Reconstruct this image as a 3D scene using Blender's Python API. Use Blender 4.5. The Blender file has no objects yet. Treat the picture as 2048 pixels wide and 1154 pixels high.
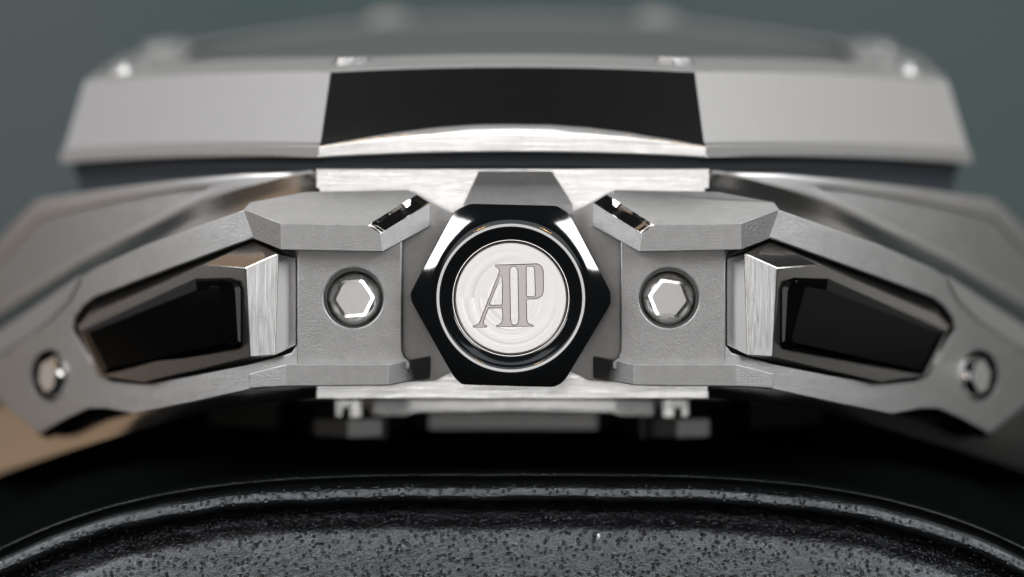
import bpy, bmesh, math, random
from mathutils import Vector
random.seed(7)
S = bpy.context.scene
COL = S.collection
# one unit is 2.4 mm of the real watch
S.unit_settings.system = 'METRIC'
S.unit_settings.scale_length = 0.0024

# ------------------------------------------------------------------ camera
D = 80.0                      # distance lens - front plane of the crown
CX, CZ = 1.2, 0.0
cam = bpy.data.cameras.new('camera')
camo = bpy.data.objects.new('camera', cam)
COL.objects.link(camo)
camo.location = (CX, -D, CZ)
camo.rotation_euler = (math.radians(90), 0, 0)
cam.sensor_width = 36
cam.lens = 36 * D / 20.48
cam.shift_x = -CX / 20.48
cam.clip_start = 1
cam.clip_end = 1000
cam.dof.use_dof = True
cam.dof.focus_distance = D - 0.05
APERTURE = 3.2
cam.dof.aperture_fstop = 0.001 * cam.lens / APERTURE
S.camera = camo

# ------------------------------------------------------------------ world, view
W_ = bpy.data.worlds.new('World')
S.world = W_
W_.use_nodes = True
W_.node_tree.nodes['Background'].inputs[0].default_value = (0.72, 0.76, 0.78, 1)
W_.node_tree.nodes['Background'].inputs[1].default_value = 0.018
S.view_settings.view_transform = 'Standard'
S.view_settings.look = 'None'
S.view_settings.exposure = 0
S.view_settings.gamma = 1
S.cycles.max_bounces = 8
S.cycles.glossy_bounces = 5
S.cycles.sample_clamp_indirect = 6


def lamp(name, loc, target, sx, sy, radiance, col=(1, 1, 1), shape='RECTANGLE'):
    l = bpy.data.lights.new(name, 'AREA')
    l.shape = shape
    l.size, l.size_y = sx, sy
    area = sx * sy * (math.pi / 4 if shape in ('DISK', 'ELLIPSE') else 1)
    l.energy = radiance * area * math.pi
    l.color = col
    o = bpy.data.objects.new(name, l)
    COL.objects.link(o)
    o.location = loc
    o.rotation_euler = (Vector(target) - Vector(loc)).to_track_quat('-Z', 'Y').to_euler()
    return o


lamp('flash_lamp', (-1.4, -96, 0.5), (-1.4, 0, 0.5), 27, 27, 4.8, (1, .985, .97), 'DISK')
lamp('softbox_lamp', (-52, -38, 42), (0, 0, 0), 30, 46, 12.5, (.97, .985, 1))
lamp('softbox_lamp', (54, -38, 42), (0, 0, 0), 30, 46, 12.5, (.97, .985, 1))
lamp('strip_lamp', (0, -93, 31), (0, 0, 2), 64, 36, 0.55, (.88, .93, 1))
lamp('side_lamp', (-92, 18, 36), (0, 8, 2), 76, 70, 0.54, (1, .985, 1))
lamp('side_lamp', (94, 18, 34), (0, 8, 2), 76, 74, 0.52, (1, .985, .95))
lamp('brown_fill', (-97, 28, -18), (0, 0, 0), 80, 34, 0.40, (1, .70, .46))  # added light in place of unseen brown surroundings mirrored in the metal
lamp('brown_fill', (-55, 0, 78), (0, 0, 0), 50, 44, 0.38, (1, .72, .48))  # second added brown fill, from above, for the upper chamfer's reflection
lamp('bulb_lamp', (-12.5, -82, 25), (0, 0, 0), 1.3, 1.3, 90, (1, .5, .12))
lamp('bulb_lamp', (12, -82, 26), (0, 0, 0), 1.3, 1.3, 90, (1, .5, .12))
lamp('backdrop_fill', (0, 45, 90), (0, 80, 0), 80, 30, 4.8, (1, 1, 1))  # unseen fill added to brighten the backdrop


# ------------------------------------------------------------------ materials
def mat(name, base, metallic=0.0, rough=0.5, noise=None, bump=None, coat=0, aniso=None, spec=None, mottled=0.0,
        rvar=0.0):
    """bump = (scale xyz, strength, distance); mottled = tone variation"""
    m = bpy.data.materials.new(name)
    m.use_nodes = True
    nt = m.node_tree
    N, L = nt.nodes, nt.links
    b = N['Principled BSDF']
    b.inputs['Base Color'].default_value = (*base, 1)
    b.inputs['Metallic'].default_value = metallic
    b.inputs['Roughness'].default_value = rough
    if coat:
        b.inputs['Coat Weight'].default_value = coat
        b.inputs['Coat Roughness'].default_value = .1
    if spec is not None:
        b.inputs['Specular IOR Level'].default_value = spec
    tc = N.new('ShaderNodeTexCoord')
    if bump:
        mp = N.new('ShaderNodeMapping')
        mp.inputs['Scale'].default_value = bump[0]
        nz = N.new('ShaderNodeTexNoise')
        nz.inputs['Scale'].default_value = 1
        nz.inputs['Detail'].default_value = 5
        nz.inputs['Roughness'].default_value = .65
        bp = N.new('ShaderNodeBump')
        bp.inputs['Strength'].default_value = bump[1]
        bp.inputs['Distance'].default_value = bump[2]
        L.new(tc.outputs['Object'], mp.inputs[0])
        L.new(mp.outputs[0], nz.inputs['Vector'])
        L.new(nz.outputs['Fac'], bp.inputs['Height'])
        L.new(bp.outputs[0], b.inputs['Normal'])
        if rvar:
            mr = N.new('ShaderNodeMapRange')
            mr.inputs['From Min'].default_value = .3
            mr.inputs['From Max'].default_value = .7
            mr.inputs['To Min'].default_value = max(.02, rough - rvar)
            mr.inputs['To Max'].default_value = rough + rvar
            L.new(nz.outputs['Fac'], mr.inputs['Value'])
            L.new(mr.outputs[0], b.inputs['Roughness'])
    if mottled:
        n2 = N.new('ShaderNodeTexNoise')
        n2.inputs['Scale'].default_value = 4
        n2.inputs['Detail'].default_value = 8
        n2.inputs['Roughness'].default_value = .8
        L.new(tc.outputs['Object'], n2.inputs['Vector'])
        cr = N.new('ShaderNodeMapRange')
        cr.inputs['From Min'].default_value = .3
        cr.inputs['From Max'].default_value = .7
        cr.inputs['To Min'].default_value = 1 - mottled
        cr.inputs['To Max'].default_value = 1 + mottled
        L.new(n2.outputs['Fac'], cr.inputs['Value'])
        mx = N.new('ShaderNodeVectorMath')
        mx.operation = 'SCALE'
        mx.inputs[0].default_value = base
        L.new(cr.outputs[0], mx.inputs['Scale'])
        L.new(mx.outputs[0], b.inputs['Base Color'])
    return m


M = {}
M['blasted'] = mat('blasted_titanium', (.43, .425, .42), 1, .48, bump=((30, 30, 30), .6, .018), mottled=.11)
M['satin'] = mat('satin_titanium', (.55, .54, .535), 1, .42, bump=((3, 30, 60), .06, .01), mottled=.03)
M['brushed_h'] = mat('horizontally_brushed_titanium', (.80, .795, .79), 1, .31, bump=((.5, 32, 32), .6, .010), mottled=.07, rvar=.09)
M['brushed_v'] = mat('vertically_brushed_titanium', (.92, .91, .90), 1, .36, bump=((34, 34, .2), .55, .009), mottled=.03, rvar=.08)
M['polished'] = mat('polished_titanium', (.62, .60, .58), 1, .07, bump=((4, 4, 4), .03, .01))
M['polished_soft'] = mat('lightly_brushed_polish', (.55, .53, .51), 1, .2, bump=((5, 20, 20), .08, .01))
M['dark_reflection'] = mat('dark_reflection_titanium', (.42, .41, .41), 1, .42, bump=((2, 28, 28), .5, .02), mottled=.14)  # titanium coloured darker to stand for a reflection on the flank
M['gasket'] = mat('black_gasket_rubber', (.028, .032, .037), 0, .5, spec=.12)
M['screw'] = mat('polished_screw_steel', (.78, .77, .76), 1, .10)
M['bezel_top'] = mat('vertical_satin_bezel_top', (.36, .355, .345), 1, .62, mottled=.04)
M['mirror'] = mat('mirror_polished_titanium', (.62, .60, .57), 1, .13, bump=((1.2, 9, 9), .03, .01))
M['screw_top'] = mat('satin_screw_top', (.43, .42, .415), 1, .36, mottled=.04)
M['ceramic'] = mat('black_ceramic', (.004, .0045, .005), 0, .08, spec=.5, bump=((30, 30, 30), .01, .01))
M['ceramic'].node_tree.nodes['Principled BSDF'].inputs['IOR'].default_value = 2.1
M['insert'] = mat('black_glossy_insert', (.002, .002, .002), 0, .06, spec=.16)
M['rubber'] = mat('black_rubber', (.0035, .004, .004), 0, .8, spec=0.0, bump=((8, 8, 8), .1, .02))
M['shadow_metal'] = mat('dark_shaded_metal', (.10, .105, .10), 1, .42)  # metal coloured dark for recesses and parts in shade
M['glass'] = mat('dark_tinted_crystal', (.085, .088, .085), 0, .4, spec=.5)
M['engraved'] = mat('engraved_grey', (.62, .59, .58), .95, .45, bump=((60, 60, 60), .2, .01))
M['engraved_line'] = mat('burnt_engraving_line', (.085, .058, .048), .6, .5)


def cap_material():
    m = bpy.data.materials.new('circular_brushed_titanium')
    m.use_nodes = True
    nt = m.node_tree
    N, L = nt.nodes, nt.links
    b = N['Principled BSDF']
    b.inputs['Base Color'].default_value = (.45, .44, .44, 1)
    b.inputs['Metallic'].default_value = 1
    tc = N.new('ShaderNodeTexCoord')
    sp = N.new('ShaderNodeSeparateXYZ')
    L.new(tc.outputs['Object'], sp.inputs[0])

    def math_(op, a, c=None):
        n = N.new('ShaderNodeMath')
        n.operation = op
        for i, v in enumerate((a, c)):
            if v is None: continue
            if isinstance(v, (int, float)): n.inputs[i].default_value = v
            else: L.new(v, n.inputs[i])
        return n.outputs[0]
    x = math_('SUBTRACT', sp.outputs[0], -.02)
    z = math_('SUBTRACT', sp.outputs[2], -.19)
    r = math_('SQRT', math_('ADD', math_('MULTIPLY', x, x), math_('MULTIPLY', z, z)))
    th = math_('ARCTAN2', z, x)
    cb = N.new('ShaderNodeCombineXYZ')
    L.new(math_('MULTIPLY', r, 48), cb.inputs[0])
    L.new(math_('MULTIPLY', th, .12), cb.inputs[1])
    nz = N.new('ShaderNodeTexNoise')
    nz.inputs['Scale'].default_value = 1
    nz.inputs['Detail'].default_value = 4
    L.new(cb.outputs[0], nz.inputs['Vector'])
    n2 = N.new('ShaderNodeTexNoise')
    n2.inputs['Scale'].default_value = 4
    n2.inputs['Detail'].default_value = 6
    L.new(tc.outputs['Object'], n2.inputs['Vector'])
    bp = N.new('ShaderNodeBump')
    bp.inputs['Strength'].default_value = .028
    bp.inputs['Distance'].default_value = .006
    L.new(math_('ADD', nz.outputs['Fac'], math_('MULTIPLY', n2.outputs['Fac'], .12)), bp.inputs['Height'])
    L.new(bp.outputs[0], b.inputs['Normal'])
    mr = N.new('ShaderNodeMapRange')
    mr.inputs['From Min'].default_value = .3
    mr.inputs['From Max'].default_value = .7
    mr.inputs['To Min'].default_value = .27
    mr.inputs['To Max'].default_value = .35
    L.new(nz.outputs['Fac'], mr.inputs['Value'])
    L.new(mr.outputs[0], b.inputs['Roughness'])
    return m


M['cap'] = cap_material()


def leather_material():
    m = bpy.data.materials.new('black_grained_leather')
    m.use_nodes = True
    nt = m.node_tree
    N, L = nt.nodes, nt.links
    b = N['Principled BSDF']
    b.inputs['Base Color'].default_value = (.003, .003, .0035, 1)
    b.inputs['Roughness'].default_value = .19
    b.inputs['IOR'].default_value = 1.5
    b.inputs['Specular Tint'].default_value = (.88, .94, 1, 1)
    b.inputs['Specular IOR Level'].default_value = 1.0
    b.inputs['Coat Weight'].default_value = .15
    b.inputs['Coat Roughness'].default_value = .3
    tc = N.new('ShaderNodeTexCoord')
    warp = N.new('ShaderNodeTexNoise')
    warp.inputs['Scale'].default_value = 2.5
    warp.inputs['Detail'].default_value = 3
    L.new(tc.outputs['Object'], warp.inputs['Vector'])
    va = N.new('ShaderNodeVectorMath'); va.operation = 'MULTIPLY_ADD'
    va.inputs[1].default_value = (.12, .12, .12)
    L.new(warp.outputs['Color'], va.inputs[0])
    L.new(tc.outputs['Object'], va.inputs[2])
    v = N.new('ShaderNodeTexVoronoi')
    v.feature = 'F1'
    v.inputs['Scale'].default_value = 8.5
    v.inputs['Randomness'].default_value = 1
    L.new(va.outputs[0], v.inputs['Vector'])
    pit = N.new('ShaderNodeMapRange')      # follicle pits: a dip around each cell point
    pit.interpolation_type = 'SMOOTHSTEP'
    pit.inputs['From Min'].default_value = .14
    pit.inputs['From Max'].default_value = .36
    L.new(v.outputs['Distance'], pit.inputs['Value'])
    nz = N.new('ShaderNodeTexNoise')
    nz.inputs['Scale'].default_value = 13
    nz.inputs['Detail'].default_value = 6
    nz.inputs['Roughness'].default_value = .6
    L.new(va.outputs[0], nz.inputs['Vector'])
    big = N.new('ShaderNodeTexNoise')
    big.inputs['Scale'].default_value = 1.7
    big.inputs['Detail'].default_value = 2
    L.new(tc.outputs['Object'], big.inputs['Vector'])
    a1 = N.new('ShaderNodeMath'); a1.operation = 'MULTIPLY_ADD'
    L.new(nz.outputs['Fac'], a1.inputs[0]); a1.inputs[1].default_value = .75
    L.new(pit.outputs[0], a1.inputs[2])
    a2 = N.new('ShaderNodeMath'); a2.operation = 'MULTIPLY_ADD'
    L.new(big.outputs['Fac'], a2.inputs[0]); a2.inputs[1].default_value = 1.2
    L.new(a1.outputs[0], a2.inputs[2])
    bp = N.new('ShaderNodeBump')
    bp.inputs['Strength'].default_value = .85
    bp.inputs['Distance'].default_value = .06
    L.new(a2.outputs[0], bp.inputs['Height'])
    L.new(bp.outputs[0], b.inputs['Normal'])
    return m


M['leather'] = leather_material()


def wall_material():
    m = bpy.data.materials.new('grey_green_wall')
    m.use_nodes = True
    nt = m.node_tree
    N, L = nt.nodes, nt.links
    b = N['Principled BSDF']
    b.inputs['Roughness'].default_value = .9
    tc = N.new('ShaderNodeTexCoord')
    nz = N.new('ShaderNodeTexNoise')
    nz.inputs['Scale'].default_value = .035
    nz.inputs['Detail'].default_value = 2
    L.new(tc.outputs['Object'], nz.inputs['Vector'])
    cr = N.new('ShaderNodeValToRGB')
    cr.color_ramp.elements[0].position = .35
    cr.color_ramp.elements[0].color = (.075, .115, .110, 1)
    cr.color_ramp.elements[1].position = .65
    cr.color_ramp.elements[1].color = (.105, .125, .132, 1)
    L.new(nz.outputs['Fac'], cr.inputs[0])
    L.new(cr.outputs[0], b.inputs['Base Color'])
    return m


M['wall'] = wall_material()


# ------------------------------------------------------------------ helpers
def P(px, py, y=0.0):
    """point of the watch that stands at depth y and is seen at photo pixel (px, py)"""
    k = (D + y) / D
    x = (px - 1024) / 100
    z = (577 - py) / 100
    return Vector((CX + (x - CX) * k, y, CZ + (z - CZ) * k))


XM = -0.02                       # mirror plane of the watch


ROUND = ('crown', 'cushion', 'lint', 'backdrop', 'monogram_outline', 'crystal')


def weighted(o):
    w = o.modifiers.new('weighted_normals', 'WEIGHTED_NORMAL')
    w.mode = 'FACE_AREA'
    w.weight = 100
    w.keep_sharp = True


def link(name, me, parent, m, smooth=30):
    o = bpy.data.objects.new(name, me)
    for mm in (m if isinstance(m, (list, tuple)) else [m]):
        me.materials.append(M[mm])
    if smooth:
        me.polygons.foreach_set('use_smooth', [True] * len(me.polygons))
        me.set_sharp_from_angle(angle=math.radians(smooth))
    COL.objects.link(o)
    o.parent = parent
    if smooth and name not in ROUND:
        weighted(o)
    return o


def finish(name, bm, parent, m, smooth=30, bevel=0.0, segs=2):
    bmesh.ops.remove_doubles(bm, verts=bm.verts, dist=1e-4)
    bmesh.ops.recalc_face_normals(bm, faces=bm.faces)
    if bevel:
        ed = [e for e in bm.edges if len(e.link_faces) == 2 and e.calc_face_angle(0) > math.radians(12)]
        bmesh.ops.bevel(bm, geom=ed, offset=bevel, segments=segs, affect='EDGES', profile=.5, clamp_overlap=True)
    me = bpy.data.meshes.new(name)
    bm.to_mesh(me)
    bm.free()
    return link(name, me, parent, m, smooth)


def mirrored(o, parent=None):
    """the same piece on the other side of the watch"""
    me = o.data.copy()
    for v in me.vertices:
        v.co.x = 2 * XM - v.co.x
    me.flip_normals()
    c = bpy.data.objects.new(o.name.split('.')[0], me)
    COL.objects.link(c)
    c.parent = parent if parent else o.parent
    if o.modifiers:
        weighted(c)
    return c


def f(x):
    """how far the flank of the case recedes at distance |x| from the crown axis"""
    t = max(0.0, abs(x - XM) - 4.28)
    return .30 * t + .085 * t * t


def fpx(px):
    """recession of the flank at the point seen at pixel column px"""
    x0 = (px - 1024) / 100
    x = x0
    for _ in range(6):
        x = CX + (x0 - CX) * (D + f(x)) / D
    return f(x)


def plate(name, loops, y0, thick, m, parent, bevel=.04, curved=False, res=2, smooth=30):
    """flat plate with holes cut through it, edges rounded; loops in photo pixels"""
    cu = bpy.data.curves.new('tmp', 'CURVE')
    cu.dimensions = '2D'
    cu.fill_mode = 'BOTH'
    cu.extrude = max(thick / 2 - bevel, .001)
    cu.bevel_depth = bevel
    cu.bevel_resolution = res
    cu.offset = -bevel
    for lp in loops:
        s = cu.splines.new('POLY')
        s.points.add(len(lp) - 1)
        s.use_cyclic_u = True
        for i, (px, py) in enumerate(lp):
            v = P(px, py, y0 + (fpx(px) if curved else 0))
            s.points[i].co = (v.x, v.z, 0, 1)
    o = bpy.data.objects.new('tmp', cu)
    COL.objects.link(o)
    dg = bpy.context.evaluated_depsgraph_get()
    me = bpy.data.meshes.new_from_object(o.evaluated_get(dg))
    bpy.data.objects.remove(o)
    bm = bmesh.new()
    bm.from_mesh(me)
    bpy.data.meshes.remove(me)
    for v in bm.verts:
        x, z, d = v.co
        v.co = (x, y0 + thick / 2 - d, z)
    if curved:
        xs = [v.co.x for v in bm.verts]
        n = max(4, int((max(xs) - min(xs)) / .45))
        for i in range(1, n):
            c = min(xs) + (max(xs) - min(xs)) * i / n
            bmesh.ops.bisect_plane(bm, geom=bm.verts[:] + bm.edges[:] + bm.faces[:], plane_co=(c, 0, 0), plane_no=(1, 0, 0))
        for v in bm.verts:
            v.co.y += f(v.co.x)
    bmesh.ops.remove_doubles(bm, verts=bm.verts, dist=1e-4)
    bmesh.ops.recalc_face_normals(bm, faces=bm.faces)
    me = bpy.data.meshes.new(name)
    bm.to_mesh(me)
    bm.free()
    return link(name, me, parent, m, smooth)


def solid(name, pts, faces, parent, m, bevel=.025, smooth=30, segs=2):
    bm = bmesh.new()
    vs = [bm.verts.new(p) for p in pts]
    for fc in faces:
        bm.faces.new([vs[i] for i in fc])
    return finish(name, bm, parent, m, smooth, bevel, segs)


def band(name, pts, yback, parent, m, bevel=.03, smooth=30):
    """block whose front follows points (px, y, py_top, py_bottom) and which reaches back to yback"""
    bm = bmesh.new()
    n = len(pts)
    T = [bm.verts.new(P(a, t, y)) for a, y, t, b in pts]
    B = [bm.verts.new(P(a, b, y)) for a, y, t, b in pts]
    T2 = [bm.verts.new((v.co.x, yback, v.co.z)) for v in T]
    B2 = [bm.verts.new((v.co.x, yback, v.co.z)) for v in B]
    for i in range(n - 1):
        bm.faces.new((T[i], T[i + 1], B[i + 1], B[i]))
        bm.faces.new((T2[i], T2[i + 1], T[i + 1], T[i]))
        bm.faces.new((B[i], B[i + 1], B2[i + 1], B2[i]))
        bm.faces.new((T2[i + 1], T2[i], B2[i], B2[i + 1]))
    bm.faces.new((T[0], B[0], B2[0], T2[0]))
    bm.faces.new((T[-1], T2[-1], B2[-1], B[-1]))
    return finish(name, bm, parent, m, smooth, bevel)


def loft(name, rings, parent, m, cap0=True, cap1=True, smooth=30, bevel=0, closed=True, flip=False):
    bm = bmesh.new()
    R = [[bm.verts.new(p) for p in r] for r in rings]
    for a, b in zip(R, R[1:]):
        n = len(a)
        for i in range(n if closed else n - 1):
            j = (i + 1) % n
            bm.faces.new((a[i], a[j], b[j], b[i]))
    if cap0: bm.faces.new(R[0])
    if cap1: bm.faces.new(R[-1])
    return finish(name, bm, parent, m, smooth, bevel)


def circle(px, py, rx, ry=None, n=40):
    ry = ry or rx
    return [(px + rx * math.cos(2 * math.pi * i / n), py + ry * math.sin(2 * math.pi * i / n)) for i in range(n)]


def empty(name, loc=(0, 0, 0)):
    o = bpy.data.objects.new(name, None)
    COL.objects.link(o)
    o.location = loc
    return o


# ------------------------------------------------------------------ setting
wall = bmesh.new()
bmesh.ops.create_grid(wall, x_segments=12, y_segments=8, size=1)
for v in wall.verts:
    v.co = (v.co.x * 160, 80, v.co.y * 100)
backdrop = finish('backdrop', wall, None, 'wall')
backdrop['kind'] = 'structure'

# ------------------------------------------------------------------ the watch
watch = empty('wristwatch', (0, 0, 0))
watch['label'] = 'grey titanium wristwatch lying with its black hexagonal crown facing out, on a cushion'
watch['category'] = 'watch'

# ---- bezel: octagon, tilted towards the viewer and arched along the strap
TILT, BOW = .119, .0074
YB = 1.7                        # depth of the flat nearest the viewer
YC = YB + 9.6                   # centre


def lift(x, y):
    return TILT * (y - YB) - BOW * (x - XM) ** 2


def octa(inset, z, n=10):
    """ring of points: 8 flats with n points each, inset from the outer edge"""
    a, h = 9.95 - inset, 9.6 - inset
    fl = 3.95 - inset * .414
    fy = 3.98 - inset * .414
    c = [(-fl, -h), (fl, -h), (a, -fy), (a, fy), (fl, h), (-fl, h), (-a, fy), (-a, -fy)]
    out = []
    for i in range(8):
        p, q = c[i], c[(i + 1) % 8]
        for k in range(n):
            t = k / n
            x, y = p[0] + (q[0] - p[0]) * t + XM, p[1] + (q[1] - p[1]) * t + YC
            zz = z(x, i) if callable(z) else z
            out.append((x, y, zz + lift(x, y)))
    return out


def zmid(c0, c1):
    """height line of the rounded edge: arched on the near flat"""
    def g(x, i):
        t = min(1, abs(x - XM) / 3.95)
        return c0 + (c1 - c0) * t * t if i == 0 else c1
    return g


ZB, ZT = 2.79, 4.555
def ring_in(z, inset): return octa(inset, z)
rings = [octa(0.25, ZB - .0), octa(0.03, ZB), octa(0.0, ZB + .03),
         octa(0.0, zmid(3.15, 3.00)), octa(0.004, zmid(3.25, 3.02)), octa(0.014, zmid(3.335, 3.04)),
         octa(0.034, zmid(3.405, 3.055)), octa(.062, zmid(3.47, 3.08)),
         octa(.100, zmid(3.56, 3.15)), octa(.205, zmid(3.80, 3.50)), octa(0.50, ZT - .07), octa(.535, ZT - .015), octa(0.60, ZT), octa(1.9, ZT + .12), octa(2.3, ZT + .05)]


def bezel_build():
    bm = bmesh.new()
    R = [[bm.verts.new(p) for p in r] for r in rings]
    n = len(R[0])
    per = n // 8
    for k, (a, b) in enumerate(zip(R, R[1:])):
        for i in range(n):
            j = (i + 1) % n
            fc = bm.faces.new((a[i], a[j], b[j], b[i]))
            side = i // per
            if k >= 10: fc.material_index = 3
            elif side == 0: fc.material_index = 0 if k >= 3 else 1
            else: fc.material_index = 2 if k >= 2 else 1
    return finish('bezel', bm, watch, ['mirror', 'brushed_h', 'satin', 'bezel_top'], smooth=14)


bezel = bezel_build()


def screw_mesh(name, loc, r, normal, parent, mtop='screw_top', depth=.28, rot=5, mside='screw', domed=False):
    """hexagonal head, bevelled into a round polished flange"""
    nrm = Vector(normal).normalized()
    q = nrm.to_track_quat('Z', 'Y')
    n = 48

    def hexr(a):
        k = ((a - math.radians(rot)) % (math.pi / 3)) - math.pi / 6
        return r * math.cos(math.pi / 6) / math.cos(k)
    prof = [(.82, 1, 0.0), (.828, 1, -.003), (.985, 1, -.006), (1.01, .95, -.03), (1.09, .6, -.08), (1.18, .25, -.145), (1.26, 0, -.23), (1.29, 0, -.3), (1.29, 0, -depth - .2)]
    if domed:
        prof = [(.86, 1, 0.0), (.88, 1, -.01), (.96, .9, -.05), (1.06, .5, -.14), (1.15, .15, -.26), (1.2, 0, -.38), (1.24, 0, -.6), (1.24, 0, -1.2)]
    bm = bmesh.new()
    R = []
    for s, hx, d in prof:
        ring = []
        for i in range(n):
            a = 2 * math.pi * i / n
            rr = s * (hx * hexr(a) + (1 - hx) * r)
            v = q @ Vector((rr * math.cos(a), rr * math.sin(a), d * r / .45)) + Vector(loc)
            ring.append(bm.verts.new(v))
        R.append(ring)
    top = bm.faces.new(R[0])
    top.material_index = 1
    for a, b in zip(R, R[1:]):
        for i in range(n):
            bm.faces.new((a[i], a[(i + 1) % n], b[(i + 1) % n], b[i]))
    bm.faces.new(list(reversed(R[-1])))
    o = finish(name, bm, parent, [mside, mtop], smooth=24)
    return o


# bezel screws at the eight corners
for sx, sy in ((-3.35, -8.2), (3.35, -8.2), (-8.45, -3.45), (8.45, -3.45), (-8.45, 3.45), (8.45, 3.45), (-3.35, 8.2), (3.35, 8.2)):
    x, y = sx + XM, sy + YC
    z = ZT + .04 + lift(x, y)
    near = sy < -8
    sc = screw_mesh('bezel_screw', (x, y, z + (.12 if near else .2)), .38 if near else .5, (2 * BOW * x, -TILT, 1), bezel, depth=.3, mside='satin', mtop='satin')

# crystal: low dark dome
rs = []
for k in range(9):
    t = k / 8
    rad = 7.5 * math.cos(t * math.pi / 2)
    h = ZT - .02 + .22 * math.sin(t * math.pi / 2)
    rs.append([(rad * math.cos(a) + XM, rad * math.sin(a) + YC,
                h + lift(rad * math.cos(a) + XM, rad * math.sin(a) + YC)) for a in [2 * math.pi * i / 64 for i in range(64)]])
rs = [[(x, y, z - .8) for x, y, z in rs[0]]] + rs[:-1]
loft('crystal', rs, watch, 'glass', smooth=40)

# gasket under the bezel
loft('gasket', [octa(.38, ZB - .9), octa(.38, ZB - .36), octa(.30, ZB - .30), octa(.30, ZB - .06), octa(.36, ZB + .01)], watch, 'gasket', smooth=14)

# ---- middle case: bright flat flank in the middle
flank = plate('case_flank', [[(632, 337), (1418, 337), (1418, 798), (632, 798)]], 1.6, 3.0, 'brushed_h', watch, bevel=.03)
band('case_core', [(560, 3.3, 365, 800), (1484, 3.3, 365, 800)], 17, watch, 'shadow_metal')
# bright lower lip on the gasket line and the wedge above the crown, added as a dark reflection
solid('dark_reflection_wedge', [P(957, 342, 1.58), P(1104, 342, 1.58), P(1146, 409, .8), P(926, 409, .8),
                       P(957, 342, 2.2), P(1104, 342, 2.2), P(1146, 430, 2.2), P(926, 430, 2.2), P(1146, 430, .8), P(926, 430, .8)],
      [(0, 1, 2, 3), (3, 2, 8, 9), (0, 3, 9, 7, 4), (1, 5, 6, 8, 2), (0, 4, 5, 1), (4, 7, 6, 5), (9, 8, 6, 7)], watch, 'dark_reflection', bevel=.02)

# ---- left side of the case body, then mirrored
body = plate('case_side', [[(640, 341), (485, 347), (347, 360), (208, 377), (69, 397), (29, 437), (-40, 510), (-110, 600), (-110, 690),
                            (0, 626), (167, 522), (286, 462), (410, 402), (476, 379), (560, 357), (640, 345)],
                           [(412, 377), (334, 386), (181, 413), (74, 437), (26, 486), (-50, 570), (-60, 636), (0, 604), (167, 505), (238, 468), (334, 420)]],
             2.3, 2.4, 'satin', watch, bevel=.07, curved=True, res=3)
mirrored(body)
recess = plate('side_recess', [[(420, 372), (334, 380), (181, 408), (74, 430), (20, 480), (-60, 560), (-70, 650), (0, 610), (167, 512), (238, 474), (334, 426)]],
               2.38, 1.2, 'blasted', watch, bevel=.02, curved=True)
mirrored(recess)


def ribbon(name, up, lo, yu, yl, m, parent, thick=.6):
    bm = bmesh.new()
    # resample both lines to the same number of points
    def res(line, n):
        d = [0]
        for p, q in zip(line, line[1:]):
            d.append(d[-1] + math.hypot(q[0] - p[0], q[1] - p[1]))
        out = []
        for i in range(n):
            s = d[-1] * i / (n - 1)
            k = 0
            while k < len(d) - 2 and d[k + 1] < s: k += 1
            t = (s - d[k]) / (d[k + 1] - d[k])
            out.append((line[k][0] + (line[k + 1][0] - line[k][0]) * t, line[k][1] + (line[k + 1][1] - line[k][1]) * t))
        return out
    n = 28
    U, Lw = res(up, n), res(lo, n)
    cols = []
    for (a, b), (c, d) in zip(U, Lw):
        pu = P(a, b, yu + fpx(a) + .03 * max(0, 5.8 - a / 100))
        pl = P(c, d, yl + fpx(c))
        mid = (pu + pl) / 2 + Vector((0, -.03, .0))
        cols.append([bm.verts.new(pu + Vector((0, thick, 0))), bm.verts.new(pu), bm.verts.new(mid), bm.verts.new(pl), bm.verts.new(pl + Vector((0, thick, 0)))])
    for a, b in zip(cols, cols[1:]):
        for i in range(5):
            j = (i + 1) % 5
            bm.faces.new((a[i], a[j], b[j], b[i]))
    bm.faces.new(cols[0]); bm.faces.new(cols[-1])
    return finish(name, bm, parent, m, 30)


rib = ribbon('upper_chamfer', [(634, 344), (560, 357), (476, 379), (410, 402), (286, 462), (167, 522), (0, 626), (-90, 690)],
             [(640, 386), (560, 400), (487, 424), (381, 459), (286, 494), (190, 537), (152, 560), (0, 664), (-90, 728)], 1.95, 1.5, 'polished_soft', watch)
mirrored(rib)
rib = ribbon('lower_chamfer', [(634, 770), (500, 772), (381, 796), (267, 820), (130, 806), (0, 796), (-90, 796)],
             [(634, 795), (560, 802), (420, 820), (280, 858), (140, 900), (0, 946), (-90, 985)], 1.5, 1.75, 'polished_soft', watch)
mirrored(rib)

# ---- crown guards: one each side, with its screw
guard = plate('crown_guard', [[(620, 404), (780, 402), (819, 386), (826, 382), (908, 427), (934, 480), (934, 715), (906, 742), (870, 761), (800, 765), (600, 765)]],
              1.05, .56, 'blasted', watch, bevel=.025)
guard_r = mirrored(guard, watch)

tr = [P(487, 418, .50), P(562, 447, 0), P(735, 450, 0), P(760, 467, 0), P(860, 406, .75), P(834, 389, .95), P(818, 380, 1.25), P(612, 384, 1.25), P(500, 405, 1.25),
      P(508, 477, .50), P(562, 499, 0), P(766, 503, 0), P(860, 452, .75)]
back = [Vector((v.x, 1.3, v.z)) for v in (tr[9], tr[10], tr[11], tr[12], tr[6], tr[7], tr[8])]
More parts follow.
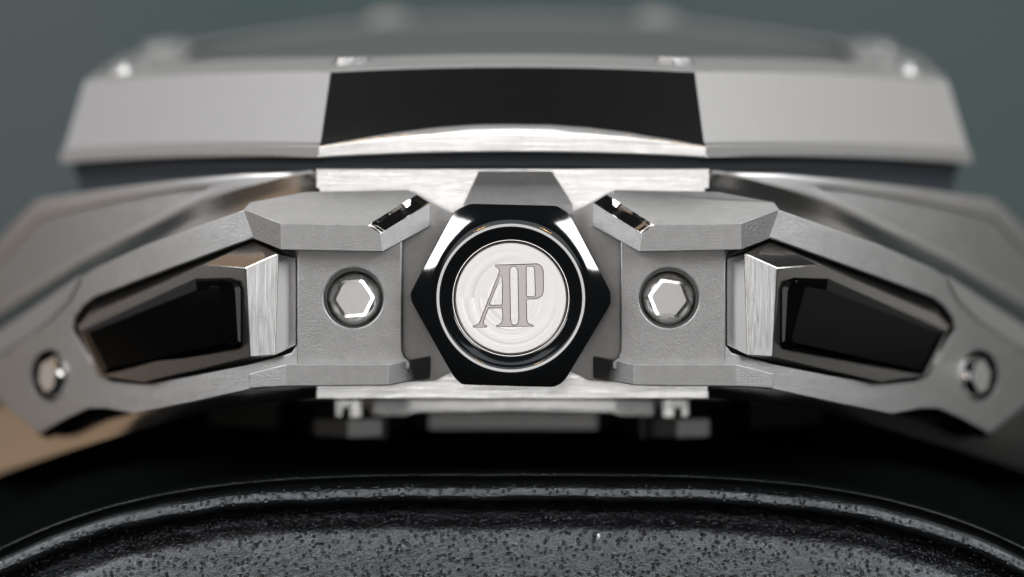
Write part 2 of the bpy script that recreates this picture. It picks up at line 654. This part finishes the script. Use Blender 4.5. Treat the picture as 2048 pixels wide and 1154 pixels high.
# 13..19 : back row
back[4].y = back[5].y = back[6].y = 1.4
pts = tr + back
rim = solid('upper_rim', pts, [(0, 1, 2, 5, 6, 7, 8), (1, 10, 11, 3, 2), (0, 9, 10, 1), (3, 11, 12, 4),
                               (9, 13, 14, 10), (10, 14, 15, 11), (11, 15, 16, 12), (4, 12, 16, 17, 6, 5), (6, 17, 18, 7), (7, 18, 19, 8),
                               (8, 19, 13, 9, 0), (13, 19, 18, 17, 16, 15, 14)], guard, ['blasted', 'polished', 'brushed_d'] if 0 else ['blasted', 'polished'], bevel=.012)
mirrored(rim, guard_r)
# short scooped and polished cut at the corner of the rim
bm = bmesh.new()
rows = []
NC = 20
for k in range(NC + 1):
    t = k / NC
    pa, pb = tr[2].lerp(tr[5], t), tr[3].lerp(tr[4], t)
    nrm_ = (tr[5] - tr[2]).cross(tr[3] - tr[2]).normalized()
    if nrm_.y > 0: nrm_ = -nrm_
    d = .11 * math.sin(math.pi * t) ** .8 + .035 * math.sin(3 * math.pi * t)
    rows.append([bm.verts.new(pa), bm.verts.new(pa.lerp(pb, .12) - nrm_ * d), bm.verts.new(pa.lerp(pb, .88) - nrm_ * d), bm.verts.new(pb)])
for a, b in zip(rows, rows[1:]):
    for q in range(3):
        bm.faces.new((a[q], a[q + 1], b[q + 1], b[q]))
cut = finish('polished_cut', bm, guard, 'polished', smooth=40)
mirrored(cut, guard_r)
low = band('lower_rim', [(498, .38, 747, 777), (572, 0, 728, 773), (776, 0, 728, 771), (860, .75, 712, 756)], 1.3, guard, 'blasted', bevel=.03)
mirrored(low, guard_r)
pan = plate('screw_panel', [[(594, 480), (804, 480), (804, 700), (808, 714), (820, 724), (820, 740), (594, 740)], circle(707, 596, 60)], .32, .9, 'blasted', guard, bevel=.035, res=3)
mirrored(pan, guard_r)
cup = plate('screw_seat', [circle(707, 596, 66)], .62, .3, 'shadow_metal', guard, bevel=.02)
mirrored(cup, guard_r)
screw_mesh('guard_screw', P(707, 597, .28), .435, (-.016, -1, .014), guard, rot=4)
g2 = screw_mesh('guard_screw', P(1338, 597, .28), .43, (.02, -1, -.012), guard_r, rot=-9)

# ---- arms: frame with the pusher window, ending in the lug
outer = [(600, 440), (520, 430), (487, 420), (476, 424), (381, 458), (286, 492), (190, 536), (152, 560), (138, 596), (100, 640), (0, 704), (-100, 760),
         (-100, 820), (-20, 790), (0, 803), (78, 867), (130, 838), (176, 817), (212, 817), (267, 828), (381, 805), (496, 780), (572, 772), (600, 772)]
window = [(505, 476), (589, 500), (595, 520), (594, 690), (582, 706), (498, 729), (381, 753), (286, 769), (222, 764), (203, 752), (186, 730), (145, 662), (149, 634), (167, 610), (188, 594)]
arm = plate('side_arm', [outer, window, circle(99, 752, 37, 52)], .34, .75, 'blasted', watch, bevel=.025, curved=True, res=2)
arm_r = mirrored(arm, watch)
# pale chamfer of the lug above the arm
def Pc(px, py, y): return P(px, py, y + fpx(px))
sh = [Pc(158, 562, .335), Pc(138, 600, .33), Pc(98, 642, .34), Pc(0, 708, .34), Pc(-100, 768, .34), Pc(-100, 730, .55), Pc(0, 660, .55), Pc(80, 606, .5), Pc(158, 552, .36)]
shb = [v + Vector((0, .7, 0)) for v in sh]
n = len(sh)
sho = solid('lug_chamfer', sh + shb, [tuple(range(n))] + [(i, (i + 1) % n, n + (i + 1) % n, n + i) for i in range(n)] + [tuple(range(2 * n - 1, n - 1, -1))], arm, 'satin', bevel=0, smooth=50)
mirrored(sho, arm_r)
xx = P(99, 752, .3 + fpx(99))
dn = .001
sl = (f(xx.x - dn) - f(xx.x + dn)) / (2 * dn)       # slope of the flank (>0 towards the left)
nl = Vector((-sl, -1, .05))
xx = xx + nl.normalized() * .06
ls = screw_mesh('lug_screw', xx, .42, nl, arm, rot=20, domed=True, mtop='brushed_h')
ls2 = screw_mesh('lug_screw', (2 * XM - xx.x, xx.y, xx.z), .42, (sl, -1, .05), arm_r, rot=10, domed=True, mtop='brushed_h')
seat = plate('lug_screw_seat', [circle(99, 752, 42, 58)], .72, .3, 'shadow_metal', arm, bevel=.02, curved=True)
mirrored(seat, arm_r)
shade_plate = plate('lug_shade_plate', [[(72, 868), (125, 830), (178, 806), (215, 808), (266, 824), (215, 838), (150, 852), (94, 878)]], .75, .5, 'rubber', arm, bevel=.02, curved=True)  # black plate added as the shadow slot under the lug
mirrored(shade_plate, arm_r)
# back wall of the window
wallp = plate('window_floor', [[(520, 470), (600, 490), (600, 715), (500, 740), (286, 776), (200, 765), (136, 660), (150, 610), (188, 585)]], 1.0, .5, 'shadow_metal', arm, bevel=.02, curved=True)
mirrored(wallp, arm_r)

# ---- pushers
F = [(491, 536), (405, 530), (180, 628), (157, 655), (197, 750), (290, 763), (500, 714)]
B = [(556, 507), (506, 483), (192, 600), (151, 648), (193, 756), (288, 768), (549, 711)]
Cc = [(592, 520), (510, 480), (190, 596), (147, 648), (190, 760), (288, 771), (592, 690)]
def pushers():
    r1 = [Pc(a, b, .10) for a, b in F]
    r2 = [Pc(a, b, .66) for a, b in B]
    r2[0] = P(556, 507, .44); r2[6] = P(549, 711, .32)
    r3 = [Pc(a, b, .9) for a, b in Cc]
    r3[0] = P(592, 516, .56); r3[6] = P(592, 690, .56)
    r4 = [v + Vector((0, .3, 0)) for v in r3]
    bm = bmesh.new()
    R = [[bm.verts.new(p) for p in r] for r in (r1, r2, r3, r4)]
    bm.faces.new(R[0]); bm.faces.new(R[-1])
    for k, (a, b) in enumerate(zip(R, R[1:])):
        for i in range(7):
            j = (i + 1) % 7
            fc = bm.faces.new((a[i], a[j], b[j], b[i]))
            if i == 6 and k == 0: fc.material_index = 1
            elif i == 6: fc.material_index = 2
    bmesh.ops.recalc_face_normals(bm, faces=bm.faces)
    return finish('pusher', bm, watch, ['polished_soft', 'brushed_v', 'satin'], smooth=20, bevel=.018)


pu = pushers()
pu_r = mirrored(pu, watch)
IO = [(161, 661), (391, 557), (457, 555), (474, 561), (481, 579), (481, 684), (474, 695), (462, 699), (206, 749)]
II = [(176, 665), (393, 580), (428, 575), (434, 578), (438, 586), (461, 674), (460, 680), (455, 685), (214, 738)]
r0 = [Pc(a, b, .3) for a, b in IO]
r1 = [Pc(a, b, .05) for a, b in IO]
r2 = [Pc((a * 3 + c) / 4, (b * 3 + d) / 4, .0) for (a, b), (c, d) in zip(IO, II)]
r3 = [Pc(a, b, {4: -.02, 3: -.02, 2: -.02, 5: -.16, 6: -.16, 7: -.16}.get(i, -.09)) for i, (a, b) in enumerate(II)]
ins = loft('pusher_insert', [r0, r1, r2, r3], pu, 'insert', smooth=16)
mirrored(ins, pu_r)

# ---- crown
crown_px = [(820, 586), (822, 602), (905, 749), (910, 756), (924, 769), (1108, 774), (1122, 767), (1132, 757), (1222, 607), (1222, 583), (1143, 434), (1137, 426), (1113, 411), (940, 407), (912, 420), (905, 427)]
CC = P(1022, 596, 0)
poly = [P(a, b, 0) - CC for a, b in crown_px]


def hex_radius(a):
    d = Vector((math.cos(a), 0, math.sin(a)))
    best = None
    for p, q in zip(poly, poly[1:] + poly[:1]):
        e = q - p
        den = d.x * e.z - d.z * e.x
        if abs(den) < 1e-9: continue
        t = (p.x * e.z - p.z * e.x) / den
        s = (p.x * d.z - p.z * d.x) / den
        if t > 0 and -1e-6 <= s <= 1 + 1e-6:
            best = t if best is None else min(best, t)
    return best


NA = 288
prof = [(1.167, 0, .6), (1.167, 0, .02), (1.168, 0, -.12), (1.178, 0, -.185), (1.190, 0, -.1995), (1.196, 0, -.2025), (1.33, 0, -.2310), (1.345, 0, -.2350), (1.375, 0, -.246), (1.395, 0, -.2520), (1.42, 0, -.2555), (1.445, 0, -.2572), (1.47, 0, -.2575), (1.495, 0, -.2562), (1.51, 0, -.2540)]


def dome(r):
    """height of the domed front at radius r"""
    pts = [(1.51, -.254), (1.54, -.2495), (1.58, -.2405), (1.62, -.2265), (1.68, -.200), (1.74, -.169), (1.82, -.123), (1.90, -.074), (2.0, -.008), (2.1, .060)]
    for (a, b), (c, d) in zip(pts, pts[1:]):
        if r <= c: return b + (d - b) * (r - a) / (c - a)
    return pts[-1][1]


rings_c = []
for r, _, y in prof:
    rings_c.append([(CC.x + r * math.cos(2 * math.pi * i / NA), y, CC.z + r * math.sin(2 * math.pi * i / NA)) for i in range(NA)])
HR = [hex_radius(2 * math.pi * i / NA) for i in range(NA)]
HR = [(HR[i - 1] + 2 * HR[i] + HR[(i + 1) % NA]) / 4 for i in range(NA)]
for t in (.05, .1, .16, .24, .32, .4, .5, .6, .7, .8, .9, .95):
    ring = []
    for i in range(NA):
        a = 2 * math.pi * i / NA
        r = 1.51 + (HR[i] - 1.51) * t
        ring.append((CC.x + r * math.cos(a), dome(r), CC.z + r * math.sin(a)))
    rings_c.append(ring)
for dr, dy in ((.022, 0), (.007, .008), (0, .025), (0, .2), (0, .6), (.03, 1.25)):
    rings_c.append([(CC.x + (HR[i] - dr) * math.cos(2 * math.pi * i / NA), dome(HR[i] - .022) + dy, CC.z + (HR[i] - dr) * math.sin(2 * math.pi * i / NA)) for i in range(NA)])
crown = loft('crown', rings_c, watch, 'ceramic', cap0=False, smooth=50)


def lathe_y(name, prof, cx, cz, parent, m, n=96, smooth=30):
    rs = [[(cx + r * math.cos(2 * math.pi * i / n), y, cz + r * math.sin(2 * math.pi * i / n)) for i in range(n)] for r, y in prof]
    return loft(name, rs, parent, m, smooth=smooth)


lathe_y('crown_bore', [(1.18, .5), (1.18, .12), (1.12, .1)], CC.x, CC.z, crown, 'shadow_metal')
lathe_y('crown_liner', [(1.164, .3), (1.164, -.085), (1.161, -.095), (1.156, -.095), (1.153, .2)], CC.x, CC.z, crown, 'polished')
lathe_y('crown_cap', [(1.145, .3), (1.145, -.03), (1.135, -.055), (1.12, -.07), (1.10, -.086), (1.06, -.083), (.1, -.08)], CC.x, CC.z, crown, 'cap')

# engraved monogram on the cap
eo = [(440, 142), (660, 140), (690, 135), (900, 132), (1030, 125), (1075, 138), (1105, 165), (1122, 200), (1131, 250), (1132, 500), (1122, 560), (1098, 598), (1055, 622), (1000, 633),
      (895, 634), (886, 645), (890, 920), (898, 960), (915, 988), (945, 1004), (985, 1010), (982, 1028), (455, 1032), (455, 1014), (490, 1006), (520, 985), (538, 950), (545, 900), (540, 775), (530, 763), (360, 763),
      (340, 770), (325, 795), (262, 965), (266, 990), (285, 1010), (315, 1020), (312, 1040), (120, 1042), (118, 1022), (165, 1014), (195, 992), (215, 955), (490, 262), (498, 230), (490, 200), (470, 180), (440, 168)]
e1 = [(522, 290), (535, 340), (541, 420), (537, 700), (530, 722), (370, 724), (352, 712), (356, 695)]
e2 = [(645, 240), (650, 200), (665, 172), (700, 158), (735, 172), (756, 200), (763, 240), (775, 920), (765, 975), (742, 1003), (715, 1012), (688, 1003), (665, 975), (656, 920)]
e3 = [(883, 190), (888, 170), (905, 162), (975, 160), (995, 170), (1003, 190), (1015, 575), (1008, 594), (990, 602), (905, 602), (890, 595), (886, 575)]
loops = [[(930 + a / 7.211, 510 + b / 7.211) for a, b in l] for l in (eo, e1, e2, e3)]
em = plate('monogram', loops, -.087, .02, 'engraved', crown, bevel=.002, res=0, smooth=0)


def tube_loops(name, loops, y, r, parent, m):
    cu = bpy.data.curves.new('tmp', 'CURVE')
    cu.dimensions = '3D'
    cu.bevel_depth = r
    cu.bevel_resolution = 1
    for lp in loops:
        s = cu.splines.new('POLY')
        s.points.add(len(lp) - 1)
        s.use_cyclic_u = True
        for i, (px, py) in enumerate(lp):
            v = P(px, py, y)
            s.points[i].co = (v.x, v.y, v.z, 1)
    o = bpy.data.objects.new('tmp', cu)
    COL.objects.link(o)
    me = bpy.data.meshes.new_from_object(o.evaluated_get(bpy.context.evaluated_depsgraph_get()))
    bpy.data.objects.remove(o)
    me.name = name
    return link(name, me, parent, m, 40)


tube_loops('monogram_outline', loops, -.088, .0085, crown, 'engraved_line')

# ---- case back, seen under the flank
cb = band('case_back', [(596, 6.5, 800, 872), (622, 5.6, 800, 880), (690, 5.0, 800, 884), (772, 4.7, 800, 884), (790, 5.3, 800, 886), (842, 6.6, 800, 880), (856, 6.4, 800, 868), (1196, 6.4, 800, 868),
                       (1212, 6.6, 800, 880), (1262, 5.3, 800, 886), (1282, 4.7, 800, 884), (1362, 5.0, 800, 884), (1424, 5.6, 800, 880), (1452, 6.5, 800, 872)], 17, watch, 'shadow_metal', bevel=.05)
band('case_back_plate', [(858, 6.0, 822, 870), (1196, 6.0, 822, 870)], 8, cb, 'blasted')
for a, b in ((628, 764), (1290, 1420)):
    band('case_back_plate', [(a, 4.9, 838, 872), ((a + b) / 2, 4.5, 838, 876), (b, 4.55, 838, 874)], 6, cb, 'blasted')
band('case_back_ring', [(700, 4.9, 790, 812), (735, 4.6, 790, 814), (745, 4.5, 790, 832), (812, 4.4, 790, 832), (830, 4.4, 790, 824), (1026, 4.3, 790, 820), (1222, 4.4, 790, 824),
                        (1240, 4.4, 790, 832), (1308, 4.5, 790, 832), (1318, 4.6, 790, 814), (1352, 4.9, 790, 812)], 7.5, cb, 'brushed_h', bevel=.03)
for q in ((672, 684, 700, 722), (1376, 1364, 1348, 1326)):
    band('case_back_tab', [(q[0], 4.6, 790, 832), (q[1], 4.6, 790, 832)], 7, cb, 'brushed_h', bevel=.02)
    band('case_back_tab', [(q[2], 4.6, 790, 834), (q[3], 4.6, 790, 834)], 7, cb, 'brushed_h', bevel=.02)
    band('case_back_tab', [(q[1], 4.7, 790, 815), (q[2], 4.7, 790, 815)], 7, cb, 'brushed_h', bevel=.02)
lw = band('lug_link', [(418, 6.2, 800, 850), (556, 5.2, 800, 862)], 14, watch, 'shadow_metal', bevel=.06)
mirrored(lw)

# ---- strap: two rubber halves running down from the lugs over the cushion
def drop(x): return 1.43 * (abs(x) / 10.24) ** 3.5


def strap_half(s):
    rs = []
    for k in range(24):
        a = 3.2 + k * .48
        x = XM + s * a
        top = -1.9 - 1.5 * (a / 10.24) ** 2.4
        bot = -3.35 - drop(a) * .93
        rs.append([(x, 8.8, top), (x, 8.5, top - .12), (x, 7.8, bot + .02), (x, 8.1, bot - .15), (x, 15, bot - .1), (x, 15, top)])
    return loft('strap', rs, watch, 'rubber', smooth=40)


strap_half(-1)
strap_half(1)

# ------------------------------------------------------------------ leather cushion
prof2 = [(16, .6), (13, .8), (8, .78), (5.4, .68), (4.4, .48), (4.0, .2), (3.85, .07), (3.1, .045), (1.8, .02), (1.25, .0), (1.05, -.012), (.975, -.03), (.965, -.05), (1.0, -.11), (1.02, -.18), (.92, -.205),
         (.76, -.212), (.66, -.208), (.54, -.214), (.45, -.23), (.38, -.26), (.345, -.30), (.325, -.35), (.312, -.395), (.308, -.425), (.325, -.455), (.38, -.482), (.47, -.508), (.60, -.54), (.80, -.565), (.83, -.57),
         (.82, -.58), (.74, -.66),
         (.62, -.78), (.53, -.86), (.41, -.93), (.28, -1.00), (.17, -1.08), (.10, -1.18), (.04, -1.32), (-.015, -1.5), (-.085, -1.8), (-.145, -2.1), (-.22, -2.6), (-.25, -3.2), (-.1, -5.5), (.4, -7.5)]
# refine with a Catmull-Rom pass
def cr(pts, k=3):
    out = []
    for i in range(len(pts) - 1):
        p0, p1, p2, p3 = pts[max(i - 1, 0)], pts[i], pts[i + 1], pts[min(i + 2, len(pts) - 1)]
        for j in range(k):
            t = j / k
            out.append(tuple(.5 * ((2 * p1[c]) + (-p0[c] + p2[c]) * t + (2 * p0[c] - 5 * p1[c] + 4 * p2[c] - p3[c]) * t * t + (-p0[c] + 3 * p1[c] - 3 * p2[c] + p3[c]) * t ** 3) for c in (0, 1)))
    out.append(pts[-1])
    return out


prof2 = cr(prof2)
Z0 = -3.74
bm = bmesh.new()
cols = []
NX = 220
for k in range(NX + 1):
    x = -13.5 + 27 * k / NX
    z = Z0 - drop(x)
    sl_ = -3.5 * 1.43 / 10.24 * (abs(x) / 10.24) ** 2.5 * (1 if x > 0 else -1)
    nv = Vector((-sl_, 0, 1)).normalized()
    wob = .012 * math.sin(x * 2.1) + .008 * math.sin(x * 5.3 + 1)
    col = []
    for yy, d in prof2:
        dd = d
        kk = min(1, max(0, -d * 3))
        # keep the lower face from folding over itself at the ends
        p = Vector((x, yy, z)) + Vector((nv.x * d * (1 if d > -2 else 2 / abs(d)), 0, nv.z * d + wob * kk))
        col.append(bm.verts.new(p))
    cols.append(col)
for a, b in zip(cols, cols[1:]):
    for i in range(len(a) - 1):
        bm.faces.new((a[i], a[i + 1], b[i + 1], b[i]))
bm.faces.ensure_lookup_table()
per_col = len(prof2) - 1
for k, fc in enumerate(bm.faces):          # shade on the faces behind the seam, painted matte black
    i = k % per_col
    dm, ym = (prof2[i][1] + prof2[i + 1][1]) / 2, (prof2[i][0] + prof2[i + 1][0]) / 2
    if ym > .88 and (dm > -.012 or -.215 < dm < -.045): fc.material_index = 1
cushion = finish('cushion', bm, None, ['leather', 'rubber'], smooth=80)
cushion['label'] = 'black grained leather cushion with a rolled edge under the watch'
cushion['category'] = 'cushion'

# lint on the leather
bm = bmesh.new()
bmesh.ops.create_icosphere(bm, subdivisions=2, radius=.03)
for v in bm.verts:
    v.co = Vector((v.co.x * .9, v.co.y * .6, v.co.z * 1.9)) + Vector((random.uniform(-.004, .004),) * 3) + P(1197, 1072, -.02)
M['lint'] = mat('white_lint', (.85, .85, .82), 0, .8)
lint = finish('lint', bm, None, 'lint', smooth=60)
lint['label'] = 'tiny white speck of lint on the black leather right of centre'
lint['category'] = 'lint'
